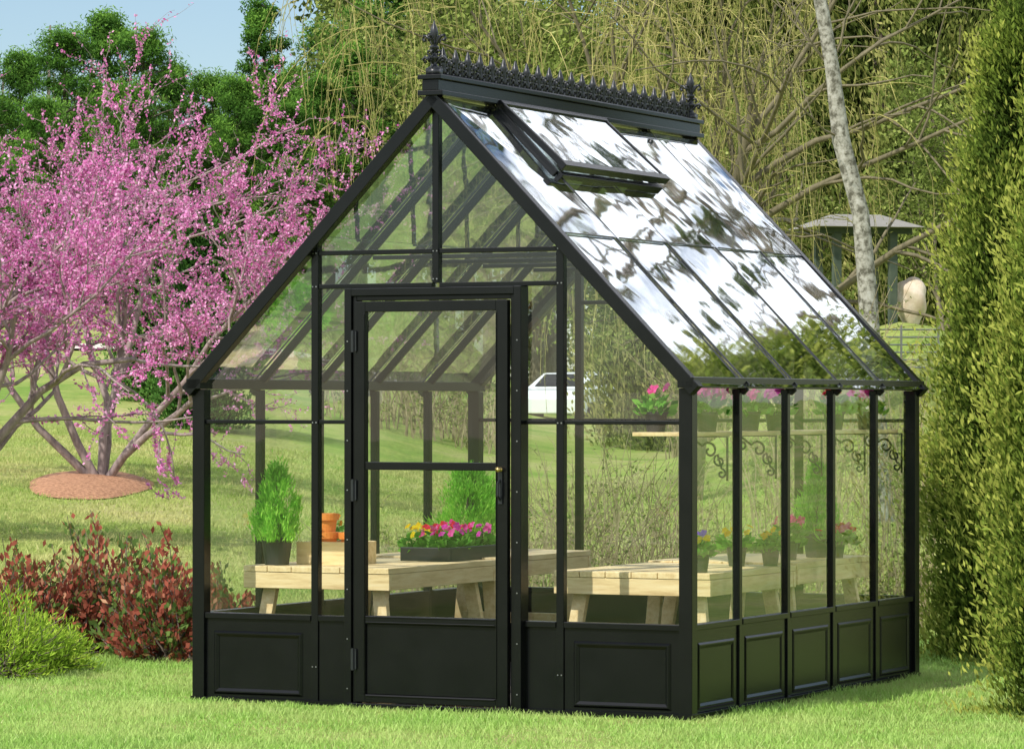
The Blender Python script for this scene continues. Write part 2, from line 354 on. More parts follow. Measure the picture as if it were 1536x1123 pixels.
for y in(y0,y1): v.bar(VP(S0,y),VP(S1,y),.024,.034,up)
v.bar(VP(S0,(y0+y1)/2),VP(S1,(y0+y1)/2),.010,.02,up)
v.bar(VP(S0,y0-.017),VP(S0,y1+.017),.03,.04,up); v.bar(VP(S1,y0-.03),VP(S1,y1+.03),.04,.04,up)
v.bar(SP(1,S1+.02,y0,.02),SP(1,S1+.02,y1,.02),.03,.03,up)
for y in(y0,y1): v.bar(SP(1,S0,y,.012),SP(1,S1,y,.012),.03,.03,up)
v.obj('roof_vent_frame',M_black,gh,bevel=.003)
v=MB(); ym=(y0+y1)/2
for a,b in((y0,ym),(ym,y1)): v.quad(VP(S0,a,.01),VP(S0,b,.01),VP(S1,b,.012),VP(S1,a,.008))
v.obj('roof_vent_glazing',M_roofglass,gh)
cr_=MB()
def spiral(c,r,turns,a0,sgn,r1=.25,n=16):
    pts=[]
    for i in range(n):
        t=i/(n-1); a=a0+sgn*turns*2*math.pi*t; q=r*(1-(1-r1)*t); pts.append((c[0],c[1]+q*math.cos(a),c[2]+q*math.sin(a)))
    return pts
Z0=3.178; NU=23; sp=(LN-.06)/NU
cr_.box(1.388,1.412,-.02,LN+.02,Z0,Z0+.014); cr_.box(1.395,1.405,.0,LN,Z0+.045,Z0+.052)
for u in range(NU):
    yc=.03+sp*(u+.5)
    cr_.lathe([(0.005,0),(.014,.015),(.007,.03),(.013,.045),(.008,.058),(.021,.085),(.016,.10),(.005,.135),(0,.142)],(1.4,yc,Z0+.01),8)
    for sg in(1,-1):
        cr_.tube([(1.4,yc,Z0+.03),(1.4,yc+sg*.012,Z0+.055)]+spiral((1.4,yc+sg*.030,Z0+.068),.021,1.0,math.pi/2+sg*math.pi/2,-sg,.3,12),.0075,5)
        cr_.tube([(1.4,yc,Z0+.012)]+spiral((1.4,yc+sg*.034,Z0+.028),.022,1.1,math.pi/2+sg*math.pi/2,-sg,.3,12),.008,5)
        cr_.lathe([(0,-.009),(.009,0),(0,.009)],(1.4,yc+sg*.048,Z0+.09),6)
    cr_.lathe([(0.006,0),(.011,.02),(.006,.04),(.014,.055),(.008,.07),(0.0,.09)],(1.4,yc+sp/2,Z0+.01),8)
for yc in(.0,LN+.01):
    cr_.box(1.368,1.432,yc-.032,yc+.032,Z0,Z0+.035)
    cr_.lathe([(.03,0),(.036,.008),(.018,.016),(.016,.045),(.028,.055),(.028,.062),(.012,.07),(.011,.095),(.024,.105),(.024,.115),(.010,.125),(.012,.15),(.022,.18),(.016,.205),(.004,.235),(.0,.25)],(1.4,yc,Z0+.03),12)
    for a in range(4):
        ca,sa=math.cos(a*math.pi/2),math.sin(a*math.pi/2)
        for (xz,th) in(([(.008,.12),(.022,.145),(.042,.168),(.058,.17),(.064,.155),(.056,.143),(.046,.148)],.0085),([(.01,.03),(.03,.05),(.052,.062),(.062,.05),(.055,.038),(.044,.042)],.009),([(.008,.085),(.022,.095),(.036,.09),(.038,.078),(.028,.075)],.007)):
            cr_.tube([(1.4+p[0]*ca,yc+p[0]*sa,Z0+.03+p[1]) for p in xz],th,6)
cr_.obj('ridge_cresting',M_iron,gh,smooth=True)
fl=MB(); fl.box(.05,W-.05,.05,LN-.05,-.02,.02); fl.obj('floor',M_floor,gh)
# ------------------------------------------------------------ benches
def bench(name,x0,x1,y0,y1,zt=.69):
    e=empty(name,L2W(x0,y0),A); wx=x1-x0; ly=y1-y0
    t=MB(); n=6; pw=wx/n
    for k in range(n): t.box(k*pw+.002,(k+1)*pw-.002,0.0,ly,zt-.03+R0.uniform(-.001,.001),zt+R0.uniform(-.001,.001))
    t.obj('top_planks',M_wood,e,bevel=.003)
    t=MB()
    for y in(.004,ly-.034): t.box(.0,wx,y,y+.03,zt-.115,zt-.032)
    t.obj('end_aprons',M_woodx,e,bevel=.003)
    t=MB()
    for x in(.003,wx-.033): t.box(x,x+.03,.036,ly-.036,zt-.113,zt-.032)
    for yy,sg in((.12,-1),(ly-.12,1)):
        for xx,sx in((.12,-1),(wx-.12,1)): t.bar((xx,yy,zt-.033),(xx+sx*.09,yy+sg*.07,.021),.075,.038,(0,1,0))
        t.box(.10,wx-.10,yy-.015,yy+.015,.28,.34)
    t.obj('legs',M_wood,e,bevel=.003)
bench('potting_bench',.10,.96,.353,1.62); bench('potting_bench',.10,.96,1.64,2.86,.70)
bench('potting_bench',1.83,2.69,.489,1.66); bench('potting_bench',1.83,2.69,1.68,2.83,.70)
e=empty('wall_shelf',L2W(2.43,.12),A)
t=MB(); t.box(0,.29,0,3.02,1.375,1.395); t.obj('shelf_board',M_wood,e,bevel=.003)
t=MB()
def spxz(c,r,turns,a0,sg,r1=.2,n=18):
    return [(c[0]+(r*(1-(1-r1)*i/(n-1)))*math.cos(a0+sg*turns*2*math.pi*i/(n-1)),c[1],c[2]+(r*(1-(1-r1)*i/(n-1)))*math.sin(a0+sg*turns*2*math.pi*i/(n-1))) for i in range(n)]
for k in range(1,6):
    y=BAY*k-.12-(.03 if k<5 else .09); x1=.30
    t.box(x1-.24,x1,y-.008,y+.008,1.367,1.374); t.box(x1-.006,x1,y-.008,y+.008,1.15,1.367)
    t.tube(spxz((x1-.19,y,1.325),.036,1.2,math.pi/2,1)[::-1]+spxz((x1-.10,y,1.30),.045,1.1,2.6,-1),.0065,5)
    t.tube(spxz((x1-.045,y,1.25),.034,1.2,math.pi*.6,1)[::-1]+spxz((x1-.035,y,1.185),.026,1.1,1.5,-1),.006,5)
t.obj('scroll_brackets',M_iron,e,smooth=True)
# ------------------------------------------------------------ potted things
M_leafpot=leafmat('flower_leaf',[(0,(.06,.20,.025)),(.6,(.16,.44,.05)),(1,(.30,.60,.10))],trans=.4)
M_conleaf=leafmat('lemon_cypress_leaf',[(0,(.10,.32,.03)),(.6,(.28,.66,.07)),(1,(.46,.80,.12))])
FCOL={'pink':[(0,(.75,.03,.22)),(.5,(.9,.08,.36)),(1,(.95,.20,.50))],'red':[(0,(.6,.01,.03)),(1,(.9,.03,.10))],'yellow':[(0,(.8,.45,.01)),(1,(.9,.7,.03))],
 'purple':[(0,(.12,.03,.4)),(1,(.32,.10,.75))],'magenta':[(0,(.6,.02,.30)),(1,(.88,.10,.55))],'orange':[(0,(.8,.2,.01)),(1,(.9,.35,.03))]}
FM={k:leafmat('petal_'+k,v,trans=.35) for k,v in FCOL.items()}
def petals(rng,C,size):
    VV=[]
    for c in C:
        nn=nrm(rng.normal(size=3)*.6+np.array([-.3,-.9,.7])); a=nrm(np.cross(nn,[0,0,1])); b=np.cross(nn,a)
        for k in range(5):
            t=k*2*math.pi/5+rng.uniform(-.2,.2); d=a*math.cos(t)+b*math.sin(t); s=np.cross(nn,d)
            sz=size*rng.uniform(.8,1.1)
            VV.append([c,c+d*sz*.6+s*sz*.45+nn*sz*.12,c+d*sz+nn*sz*.02,c+d*sz*.6-s*sz*.45+nn*sz*.12])
    V=np.array(VV).reshape(-1,3); return V,np.arange(len(V)).reshape(-1,4)
def potprof(r,h): return [(0,0.002),(r*.72,0.002),(r*.74,.0),(r*.95,h*.86),(r*1.06,h*.87),(r*1.06,h),(r*.96,h),(r*.92,h*.9),(0,h*.9)]
def flowers_on(e,rng,cx,cy,z,rad,hgt,cols,nleaf=90,nf=10,fs=.022):
    n=nleaf; th=rng.uniform(0,2*math.pi,n); q=rad*np.sqrt(rng.uniform(0,1,n))
    C=np.stack([cx+q*np.cos(th),cy+q*np.sin(th),z+rng.uniform(.0,1,n)*hgt*.75*(1.1-(q/rad)**2*.6)],-1)
    D=np.stack([np.cos(th),np.sin(th),rng.uniform(.0,1.2,n)],-1)
    V,Fq=leafq(rng,C,rng.uniform(.04,.07,n),rng.uniform(.028,.04,n),D)
    obj('leaves',mesh_np('leaves',V,Fq,M_leafpot,rng.uniform(0,1,n)),e)
    for ci,c in enumerate(cols):
        m_=max(2,nf//len(cols)); th=rng.uniform(0,2*math.pi,m_); q=rad*.85*np.sqrt(rng.uniform(0,1,m_))
        C=np.stack([cx+q*np.cos(th),cy+q*np.sin(th),z+hgt*(.75+rng.uniform(0,.35,m_))-(q/rad)**2*hgt*.2],-1)
        V,Fq=petals(rng,C,fs); obj('blossoms_'+c,mesh_np('bl',V,Fq,FM[c],rng.uniform(0,1,len(Fq))),e)
def potted(name,x,y,z,r,h,cols,hgt,seed,rad=None,nf=10,fs=.022,nleaf=90):
    rng=np.random.default_rng(seed); e=empty(name,L2W(x,y,z),A)
    p=MB(); p.lathe(potprof(r,h),n=20); p.obj('pot',M_pot,e,smooth=False)
    flowers_on(e,rng,0,0,h*.9,rad or r*1.5,hgt,cols,nleaf,nf,fs)
def conifer(name,x,y,z,r,h,pr,ph,seed,n=5000):
    rng=np.random.default_rng(seed); e=empty(name,L2W(x,y,z),A)
    p=MB(); p.lathe(potprof(pr,ph),n=20); p.obj('pot',M_pot,e)
    t=MB(); t.tube([(0,0,ph*.8),(0,0,ph+h*.8)],[.01,.003],6); t.obj('stem',M_bark,e)
    nc=90; tc_=rng.uniform(0,1,nc)**1.2; th=rng.uniform(0,6.28,nc); prof=np.sin(np.clip((1-tc_)*.92+.06,0,1)*math.pi*.62)
    rc=r*prof*rng.uniform(.35,1.12,nc)
    k=rng.integers(0,nc,n); s=rng.normal(size=(n,3))*np.array([r*.12,r*.12,h*.07])
    C=np.stack([rc*np.cos(th),rc*np.sin(th),ph+.01+tc_*h*.93],-1)[k]+s
    C[:,2]=np.maximum(C[:,2],ph*.95)
    D=np.stack([np.cos(th)[k]*.5,np.sin(th)[k]*.5,np.ones(n)*1.2],-1)+rng.normal(size=(n,3))*.35
    V,Fq=leafq(rng,C,rng.uniform(.02,.05,n),rng.uniform(.004,.009,n),D)
    obj('foliage',mesh_np('foliage',V,Fq,M_conleaf,np.clip(.5+.5*(np.hypot(C[:,0],C[:,1])/r-.5)+rng.normal(size=n)*.2,0,1)),e)
conifer('potted_conifer',.22,.50,.69,.13,.38,.085,.145,11)
conifer('potted_conifer',.42,2.35,.70,.20,.36,.09,.12,12,8000)
conifer('potted_conifer',2.50,2.45,.70,.11,.38,.08,.13,13)
e=empty('wooden_crate',L2W(.27,.62,.69),A); t=MB()
t.box(0,.33,0,.02,0,.12); t.box(0,.33,.26,.28,0,.12); t.box(0,.02,.021,.259,0,.118); t.box(.31,.33,.021,.259,0,.118); t.box(.021,.309,.021,.259,0,.012)
t.obj('crate_boards',M_woodx,e,bevel=.002)
for i,(x,y,z) in enumerate(((.37,.76,.702),(.37,.76,.80),(.53,.76,.702))):
    pe=empty('terracotta_pot',L2W(x,y,z),A); t=MB(); t.lathe([(0,0),(.045,0),(.06,.12),(.072,.121),(.074,.155),(.066,.156),(.056,.12),(.04,.01),(0,.01)],n=24); o=t.obj('pot_body',M_terra,pe,smooth=False); 
pe=empty('potted_flowers',L2W(.27,1.02,.69),A); flowers_on(pe,np.random.default_rng(5),0,0,.10,.08,.14,['orange'],60,6,.02); t=MB(); t.lathe(potprof(.05,.11),n=16); t.obj('pot',M_pot,pe)
e=empty('flower_tray',L2W(.56,1.25,.69),A); t=MB()
t.box(0,.30,0,.015,0,.075); t.box(0,.30,.62,.635,0,.075); t.box(0,.015,.016,.619,0,.075); t.box(.285,.30,.016,.619,0,.075); t.box(.016,.284,.016,.619,0,.06)
t.obj('tray',M_pot,e,bevel=.004)
rng=np.random.default_rng(21)
for cx,cols in((.04,['yellow']),(.13,['pink','red']),(.22,['magenta','pink'])):
    for cy in(.08,.24,.40,.55): flowers_on(e,rng,cx,cy,.05,.075,.13,['yellow'] if (cy<.3 and cx<.1) else (['pink','red'] if cx<.1 else cols),60,6,.024)
potted('potted_flowers',2.58,.62,.69,.05,.09,['purple','yellow'],.11,31,nf=12,fs=.024)
potted('potted_flowers',2.45,1.42,.69,.055,.10,['yellow'],.12,32,nf=8,fs=.024,rad=.11)
potted('potted_flowers',2.60,1.52,.69,.05,.09,['yellow'],.12,33,nf=4,fs=.024)
potted('potted_flowers',2.50,2.03,.70,.055,.10,['pink'],.14,34,nf=16,rad=.11,fs=.026)
potted('potted_flowers',2.62,2.42,.70,.055,.09,['red','pink'],.10,35,nf=14,rad=.12,fs=.026)
for i,(x,y,c,k) in enumerate(((2.50,.25,['pink'],3),(2.66,.52,['pink','magenta'],18),(2.58,1.28,['pink'],8),(2.66,1.45,['magenta'],14),(2.60,2.45,['red'],8),(2.66,2.80,['pink','magenta'],16))):
    potted('potted_flowers',x,y,1.395,.06,.10,c,.13,50+i,rad=.11,nf=k,fs=.030)
# ------------------------------------------------------------ redbuds
M_blos=leafmat('redbud_blossom',[(0,(.52,.10,.34)),(.5,(.78,.27,.58)),(1,(.90,.50,.74))],trans=.35,rough=.7)
def redbud(name,seed,base,dirs,L0,Rb,nb,zlow,ups=(.0,.0,.02,.03)):
    rng=np.random.default_rng(seed)
    lv=grow(rng,(0,0,-.05),dirs,L0,Rb,4,(8,7,6),(.58,.5,.5),(.75,.8,.7),ups,.17,tmin=.32)
    def thin(l):
        p,r=lv[l]; z=p[:,:,2].mean(1); xx=p[:,:,0].mean(1); zl=zlow+np.clip((xx-1.2)*1.2,0,.9); k=rng.uniform(0,1,len(z))<np.clip((z-zl)/.7,.22,1); lv[l]=(p[k],r[k])
    thin(3); thin(2)
    e=empty(name,base); obj('branches',branch_mesh('redbud_branches',lv,M_barkg),e)
    C=[];
    c,_,k=along(rng,lv[3],int(nb*.62),.012); C.append(c)
    c,_,k=along(rng,lv[2],int(nb*.38),.016); C.append(c)
    C=np.concatenate(C); cl=np.sin(C[:,0]*9)*np.sin(C[:,2]*8+C[:,1]*7)
    keep=rng.uniform(0,1,len(C))<.7+.5*cl; C=C[keep]; n=len(C)
    V,Fq=leafq(rng,C,rng.uniform(.022,.045,n),rng.uniform(.015,.03,n))
    obj('blossoms',mesh_np('redbud_blossoms',V,Fq,M_blos,rng.uniform(0,1,n)),e)
x=PX(152,40); redbud('redbud_tree',4,(x,40,Tz(x,40)),[(-.6,0,1.1),(-.25,.4,1.3),(.1,-.3,1.4),(.5,.1,1.1),(.8,-.1,.85),(-.9,-.3,.7),(.6,.5,1.0)],2.9,.05,78000,.9)
x=PX(-150,32); redbud('redbud_tree',9,(x,32,Tz(x,32)),[(.4,.1,1.1),(.85,.1,1.0),(-.3,0,1.2),(.1,-.3,1.4),(1,.2,.72)],2.5,.06,56000,1.1)
n=40; t=MB(); a=np.linspace(0,2*math.pi,n,endpoint=False); x0=PX(140,40)
rings=[]
for q,hh in((1.0,.01),(.85,.05),(.5,.09),(.02,.11)):
    X_=x0+np.cos(a)*q*(.62+.05*np.sin(3*a)); Y_=39.6+np.sin(a)*q*1.9; rings.append(np.stack([X_,Y_,T(X_,Y_)+hh],-1))
V=np.concatenate(rings); i,j=np.meshgrid(np.arange(3),np.arange(n),indexing='ij'); j2=(j+1)%n
M_mulch=solid('mulch',[(.35,(.18,.08,.035)),(.65,(.56,.30,.16))],rough=.95,scale=30,bump=1,bscale=30)
obj('mulch_bed',mesh_np('mulch_bed',V,np.stack([i*n+j,i*n+j2,(i+1)*n+j2,(i+1)*n+j],-1).reshape(-1,4),M_mulch,smooth=True))
# ------------------------------------------------------------ shrubs
def shrub(name,seed,loc,rad,nst,nl,ls,lw,leafm=None,barkm=None):
    rng=np.random.default_rng(seed); e=empty(name,loc)
    B=np.stack([rng.uniform(-.6,.6,nst)*rad[0],rng.uniform(-.6,.6,nst)*rad[1],np.zeros(nst)-.02],-1)
    Tp=sph(rng,nst); Tp[:,2]=np.abs(Tp[:,2])*.9+.1; Tp=Tp*np.array(rad)*rng.uniform(.7,1.18,(nst,1))
    tt=np.linspace(0,1,6)[None,:,None]; PL=B[:,None]*(1-tt)+Tp[:,None]*tt+rng.normal(size=(nst,6,3))*.02*np.array([1,1,.5]); 
    RR=np.linspace(.007,.002,6)[None]*np.ones((nst,1))
    V,Fq=tubes(PL,RR,3); obj('stems',mesh_np('stems',V,Fq,barkm or M_bark),e)
    k=rng.integers(0,nst,nl); t=rng.uniform(.3,1.0,nl)**.7*5*.999; i=t.astype(int); f=(t-i)[:,None]
    C=PL[k,i]*(1-f)+PL[k,i+1]*f+rng.normal(size=(nl,3))*.025; C[:,2]=np.abs(C[:,2])
    var=np.clip(rng.uniform(0,1,nst)[k]*.6+rng.uniform(0,.45,nl),0,1)
    D=nrm(C)+rng.normal(size=(nl,3))*.6+np.array([0,0,.5])
    V,Fq=leafq(rng,C,rng.uniform(.7,1.2,nl)*ls,rng.uniform(.7,1.2,nl)*lw,D)
    obj('leaves',mesh_np('leaves',V,Fq,leafm,var),e)
M_red=leafmat('red_leaf',[(0,(.06,.13,.03)),(.42,(.18,.27,.07)),(.5,(.26,.08,.05)),(.8,(.44,.12,.08)),(1,(.60,.34,.20))])
for i,(px,Y,rx,rzz) in enumerate(((40,22.6,.42,.68),(140,22.9,.45,.80),(240,22.4,.38,.76),(325,23.0,.34,.50))):
    shrub('red_leaf_shrub',60+i,(PX(px,Y),Y,0),(rx,.42,rzz),120,3600,.052,.03,M_red)
M_yg=leafmat('juniper_leaf',[(0,(.10,.20,.02)),(.5,(.32,.50,.05)),(1,(.54,.66,.10))])
for i,(px,Y,r,h) in enumerate(((-30,21.0,.48,.52),(45,21.5,.34,.33))):
    shrub('juniper_shrub',70+i,(PX(px,Y),Y,0),(r,.4,h),200,13000,.045,.008,M_yg)
# ------------------------------------------------------------ arborvitae / cypress
def conebush(rng,Hh,Rr,nc,n,ls,lw,prof,clr=(.16,.16,.22),core=.55,contrast=.45):
    t=rng.uniform(0,1,nc)**1.15; th=rng.uniform(0,6.283,nc); rc=Rr*prof(t)*rng.uniform(core,1.0,nc)
    CC=np.stack([rc*np.cos(th),rc*np.sin(th),t*Hh],-1)
    k=rng.integers(0,nc,n); sz=np.array(clr)*(.5+.8*prof(t))[k][:,None]
    s=rng.normal(size=(n,3))*sz*.5; C=CC[k]+s
    C[:,2]=np.maximum(C[:,2],.02)
    D=np.stack([np.cos(th)[k]*.6,np.sin(th)[k]*.6,np.ones(n)],-1)+rng.normal(size=(n,3))*.4
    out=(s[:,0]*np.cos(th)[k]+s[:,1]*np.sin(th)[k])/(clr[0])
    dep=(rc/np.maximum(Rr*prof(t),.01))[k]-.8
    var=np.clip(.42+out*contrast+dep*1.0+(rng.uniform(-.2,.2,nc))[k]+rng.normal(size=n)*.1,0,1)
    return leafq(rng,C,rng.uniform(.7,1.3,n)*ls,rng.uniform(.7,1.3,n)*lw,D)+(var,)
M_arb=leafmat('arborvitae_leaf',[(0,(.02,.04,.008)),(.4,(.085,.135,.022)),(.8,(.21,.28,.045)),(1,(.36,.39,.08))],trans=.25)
aprof=lambda t: np.sin(np.clip(.18+.82*(1-t)**.85,0,1)*math.pi*.55)**1.1
def trunk_mesh(h,r,mat): 
    t=MB(); t.tube([(0,0,-.1),(0.02,0,h*.3),(0,.02,h*.6),(0,0,h*.95)],[r,r*.8,r*.5,r*.1],8); return t.mesh('trunk',mat,True)
rng=np.random.default_rng(80)
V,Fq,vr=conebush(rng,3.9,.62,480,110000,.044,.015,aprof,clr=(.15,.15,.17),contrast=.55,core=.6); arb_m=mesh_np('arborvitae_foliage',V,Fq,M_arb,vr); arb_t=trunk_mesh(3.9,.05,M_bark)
def inst(name,parts,loc,rz=0,sc=1):
    e=empty(name,loc,rz,sc)
    for nm,me in parts: obj(nm,me,e)
    return e
ap=[('foliage',arb_m),('trunk',arb_t)]
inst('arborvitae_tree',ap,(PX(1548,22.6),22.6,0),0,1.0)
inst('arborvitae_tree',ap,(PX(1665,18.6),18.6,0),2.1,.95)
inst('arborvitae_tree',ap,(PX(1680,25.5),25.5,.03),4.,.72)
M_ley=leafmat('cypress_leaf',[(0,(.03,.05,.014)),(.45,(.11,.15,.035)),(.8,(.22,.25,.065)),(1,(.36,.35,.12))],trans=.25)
lprof=lambda t: np.clip((1-t)**.7*1.05,0,1)*np.where(t<.08,.8,1)
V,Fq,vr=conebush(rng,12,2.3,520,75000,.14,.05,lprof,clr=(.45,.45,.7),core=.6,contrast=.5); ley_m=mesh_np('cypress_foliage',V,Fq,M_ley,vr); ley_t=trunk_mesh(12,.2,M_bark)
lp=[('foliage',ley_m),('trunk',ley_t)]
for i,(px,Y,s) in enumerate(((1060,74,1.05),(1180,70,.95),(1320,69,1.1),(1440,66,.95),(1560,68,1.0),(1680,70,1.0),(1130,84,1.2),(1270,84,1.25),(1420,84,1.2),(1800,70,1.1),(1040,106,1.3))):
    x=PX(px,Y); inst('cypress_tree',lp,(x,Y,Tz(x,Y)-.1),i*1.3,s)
# ------------------------------------------------------------ broadleaf & pine masses
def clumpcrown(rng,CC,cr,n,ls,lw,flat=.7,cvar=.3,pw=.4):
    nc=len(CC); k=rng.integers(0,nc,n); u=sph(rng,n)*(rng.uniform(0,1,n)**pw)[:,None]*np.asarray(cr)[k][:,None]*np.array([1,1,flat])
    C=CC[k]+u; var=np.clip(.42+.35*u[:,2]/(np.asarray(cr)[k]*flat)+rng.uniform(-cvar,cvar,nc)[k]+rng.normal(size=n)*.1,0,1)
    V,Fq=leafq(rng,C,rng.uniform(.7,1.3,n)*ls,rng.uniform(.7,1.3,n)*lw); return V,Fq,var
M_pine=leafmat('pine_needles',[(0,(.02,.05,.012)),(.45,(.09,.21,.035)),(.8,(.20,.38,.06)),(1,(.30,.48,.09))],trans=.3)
def pine(seed,h=9.,bare=.25,rad=2.0,nc=70):
    rng=np.random.default_rng(seed); tr=MB(); tr.tube([(0,0,-.3),(.08,0,h*.3),(-.05,.05,h*.6),(.05,0,h*.96)],[.15,.12,.08,.03],7)
    CC=[];cr=[]
    for i in range(nc):
        t=bare+(1-bare)*rng.uniform(0,1)**.8; th=rng.uniform(0,6.28); pr=math.sin(min(1,(1-t)/(1-bare)*.85+.15)*math.pi*.6)
        q=rad*pr*rng.uniform(.2,1.1); c=np.array([q*math.cos(th),q*math.sin(th),t*h*.97+q*.15]); CC.append(c); cr.append(rng.uniform(.35,.85)*(.5+.5*min(rad/2,1)))
        tr.tube([(0,0,c[2]-q*.3),c*np.array([.5,.5,1])-np.array([0,0,q*.1]),c],[.04,.03,.012],4)
    V,Fq,v=clumpcrown(rng,np.array(CC),cr,24000,.15,.04,.75,cvar=.2,pw=1.0); return [('foliage',mesh_np('pine_foliage',V,Fq,M_pine,v)),('trunk',tr.mesh('pine_trunk',M_bark,True))]
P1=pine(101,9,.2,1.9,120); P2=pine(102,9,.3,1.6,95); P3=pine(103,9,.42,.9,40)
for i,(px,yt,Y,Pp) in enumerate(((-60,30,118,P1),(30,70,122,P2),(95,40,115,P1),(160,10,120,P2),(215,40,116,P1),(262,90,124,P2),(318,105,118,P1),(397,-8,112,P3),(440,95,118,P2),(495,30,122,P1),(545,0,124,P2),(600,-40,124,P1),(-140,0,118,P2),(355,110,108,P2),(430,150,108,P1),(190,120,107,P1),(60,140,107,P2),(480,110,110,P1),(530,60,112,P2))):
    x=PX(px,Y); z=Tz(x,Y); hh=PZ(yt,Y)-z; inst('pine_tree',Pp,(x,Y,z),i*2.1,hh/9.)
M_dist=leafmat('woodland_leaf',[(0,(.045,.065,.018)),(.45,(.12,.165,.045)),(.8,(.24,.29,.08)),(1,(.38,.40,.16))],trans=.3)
rng=np.random.default_rng(130); CC=[];cr=[]
for i in range(1700):
    y=rng.uniform(150,180); px=rng.uniform(-1200,2800)
    if px<480: y-=30; top=PZ(210+50*math.sin(px*.03),y)
    else: top=PZ(-120,y)
    x=PX(px,y)
    z0=Tz(x,y); CC.append((x,y,rng.uniform(z0,top))); cr.append(rng.uniform(.7,1.8))
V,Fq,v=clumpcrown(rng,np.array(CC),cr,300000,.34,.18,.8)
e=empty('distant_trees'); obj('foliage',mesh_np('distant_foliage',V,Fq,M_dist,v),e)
t=MB()
for i in range(160):
    y=rng.uniform(147,170); px=rng.uniform(-1200,2800); y-=30*(px<480); x=PX(px,y); z=Tz(x,y); h=rng.uniform(5,9); dx=rng.normal()*.5
    t.tube([(x,y,z-.2),(x+dx*.4,y,z+h*.5),(x+dx,y,z+h)],[.14,.1,.03],5)
t.obj('trunks',M_barkg,e)
M_spring=leafmat('spring_leaf',[(0,(.08,.11,.025)),(.45,(.19,.25,.06)),(.8,(.32,.38,.10)),(1,(.46,.49,.18))],trans=.35)
def broad(seed,h=9,nl=22000,lsz=(.12,.07),nch=(11,7,6)):
    rng=np.random.default_rng(seed); up=.05
    lv=grow(rng,(0,0,-.1),[(0.05,0,1)],h*.62,h*.018,4,nch,(.6,.55,.5),(.8,.75,.7),(.05,up,up,up),.12,tmin=.3)
    me=branch_mesh('branches',lv,M_barko)
    C,_,k=along(rng,lv[-1],nl,.16*h/9); V,Fq=leafq(rng,C,rng.uniform(.7,1.3,nl)*lsz[0],rng.uniform(.7,1.3,nl)*lsz[1])
    N=len(lv[-1][0]); var=np.clip(rng.uniform(.1,.8,N)[k]+rng.normal(size=nl)*.12,0,1)
    return [('branches',me),('leaves',mesh_np('leaves',V,Fq,M_spring,var))]
B1=broad(140); B2=broad(141,nl=17000)
for i,(px,Y,s,bb) in enumerate(((720,108,1.4,B2),(800,112,1.4,B1),(900,110,1.5,B2),(980,108,1.4,B1),(690,116,1.4,B1),(840,118,1.6,B2),(1120,62,.7,B2),(1400,60,.65,B2))):
    x=PX(px,Y); inst('spring_tree',bb,(x,Y,Tz(x,Y)),i*1.7,s)
# tall tree to the right of the lot, out of frame (it shows in the roof glass)
rng=np.random.default_rng(151); lv=grow(rng,(0,0,-.1),[(.0,0,1)],13,.20,3,(14,7),(.36,.5),(1.0,.8),(.02,.04,.04),.06,tmin=.45)
M_oak=leafmat('oak_leaf',[(0,(.03,.05,.02)),(1,(.16,.20,.08))],trans=.25)
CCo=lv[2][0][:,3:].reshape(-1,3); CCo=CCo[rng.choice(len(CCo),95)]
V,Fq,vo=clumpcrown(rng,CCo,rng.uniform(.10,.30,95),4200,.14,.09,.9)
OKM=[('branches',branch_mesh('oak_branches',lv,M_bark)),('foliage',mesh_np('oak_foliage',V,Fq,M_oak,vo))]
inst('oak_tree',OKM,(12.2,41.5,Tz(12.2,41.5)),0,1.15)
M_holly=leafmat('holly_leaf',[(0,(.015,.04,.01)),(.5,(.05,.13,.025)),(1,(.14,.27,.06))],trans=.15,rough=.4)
rng=np.random.default_rng(160)
V,Fq,vr=conebush(rng,3.2,.85,110,26000,.07,.035,lambda t:np.sin(np.clip(.1+.9*(1-t),0,1)*math.pi*.75),clr=(.3,.3,.35),core=.3)
HM=[('foliage',mesh_np('holly_foliage',V,Fq,M_holly,vr)),('trunk',trunk_mesh(3,.06,M_bark))]
for px,Y,s,r in((300,52,.85,0),(225,58,.75,1)):
    x=PX(px,Y); inst('holly_tree',HM,(x,Y,Tz(x,Y)),r,s)
# ------------------------------------------------------------ willow
M_wil=leafmat('willow_leaf',[(0,(.16,.19,.04)),(.5,(.32,.35,.09)),(1,(.50,.48,.17))],trans=.4)
rng=np.random.default_rng(170); Y=46; x=PX(1035,Y); e=empty('willow_tree',(x,Y,Tz(x,Y)))
lv=grow(rng,(0,0,-.1),[(-.5,0,1.2),(-.1,-.2,1.5),(.25,.1,1.3)],4.4,.15,3,(9,6),(.7,.6),(.8,.7),(.02,.03,-.02),.14,tmin=.35)
obj('branches',branch_mesh('willow_branches',lv,M_barko),e)
nS=420; S0_,_,_=along(rng,lv[2],nS,.15); S0_=S0_[(S0_[:,0]>-4.2)&(S0_[:,0]<2)]
cc=rng.uniform(-4.2,1.3,22); ex=np.stack([cc[rng.integers(0,22,360)]+rng.normal(size=360)*.18,rng.uniform(-1.5,1.5,360),rng.uniform(4.6,7.5,360)],-1); S0_=np.concatenate([S0_,ex]); nS=len(S0_)
LL=rng.uniform(.7,2.9,nS)*(.5+.7*np.sin(S0_[:,0]*2.1)**2); P=9; tt=np.linspace(0,1,P)
dr_=rng.normal(size=(nS,2))*.6
PLw=np.zeros((nS,P,3)); 
for i_ in range(P):
    q=tt[i_]; PLw[:,i_,0]=S0_[:,0]+dr_[:,0]*(1-(1-q)**2.2)+.10*np.sin(q*6+S0_[:,1]*9)*q; PLw[:,i_,1]=S0_[:,1]+dr_[:,1]*(1-(1-q)**2); PLw[:,i_,2]=S0_[:,2]+.6*q*(1-q)-LL*q**1.7
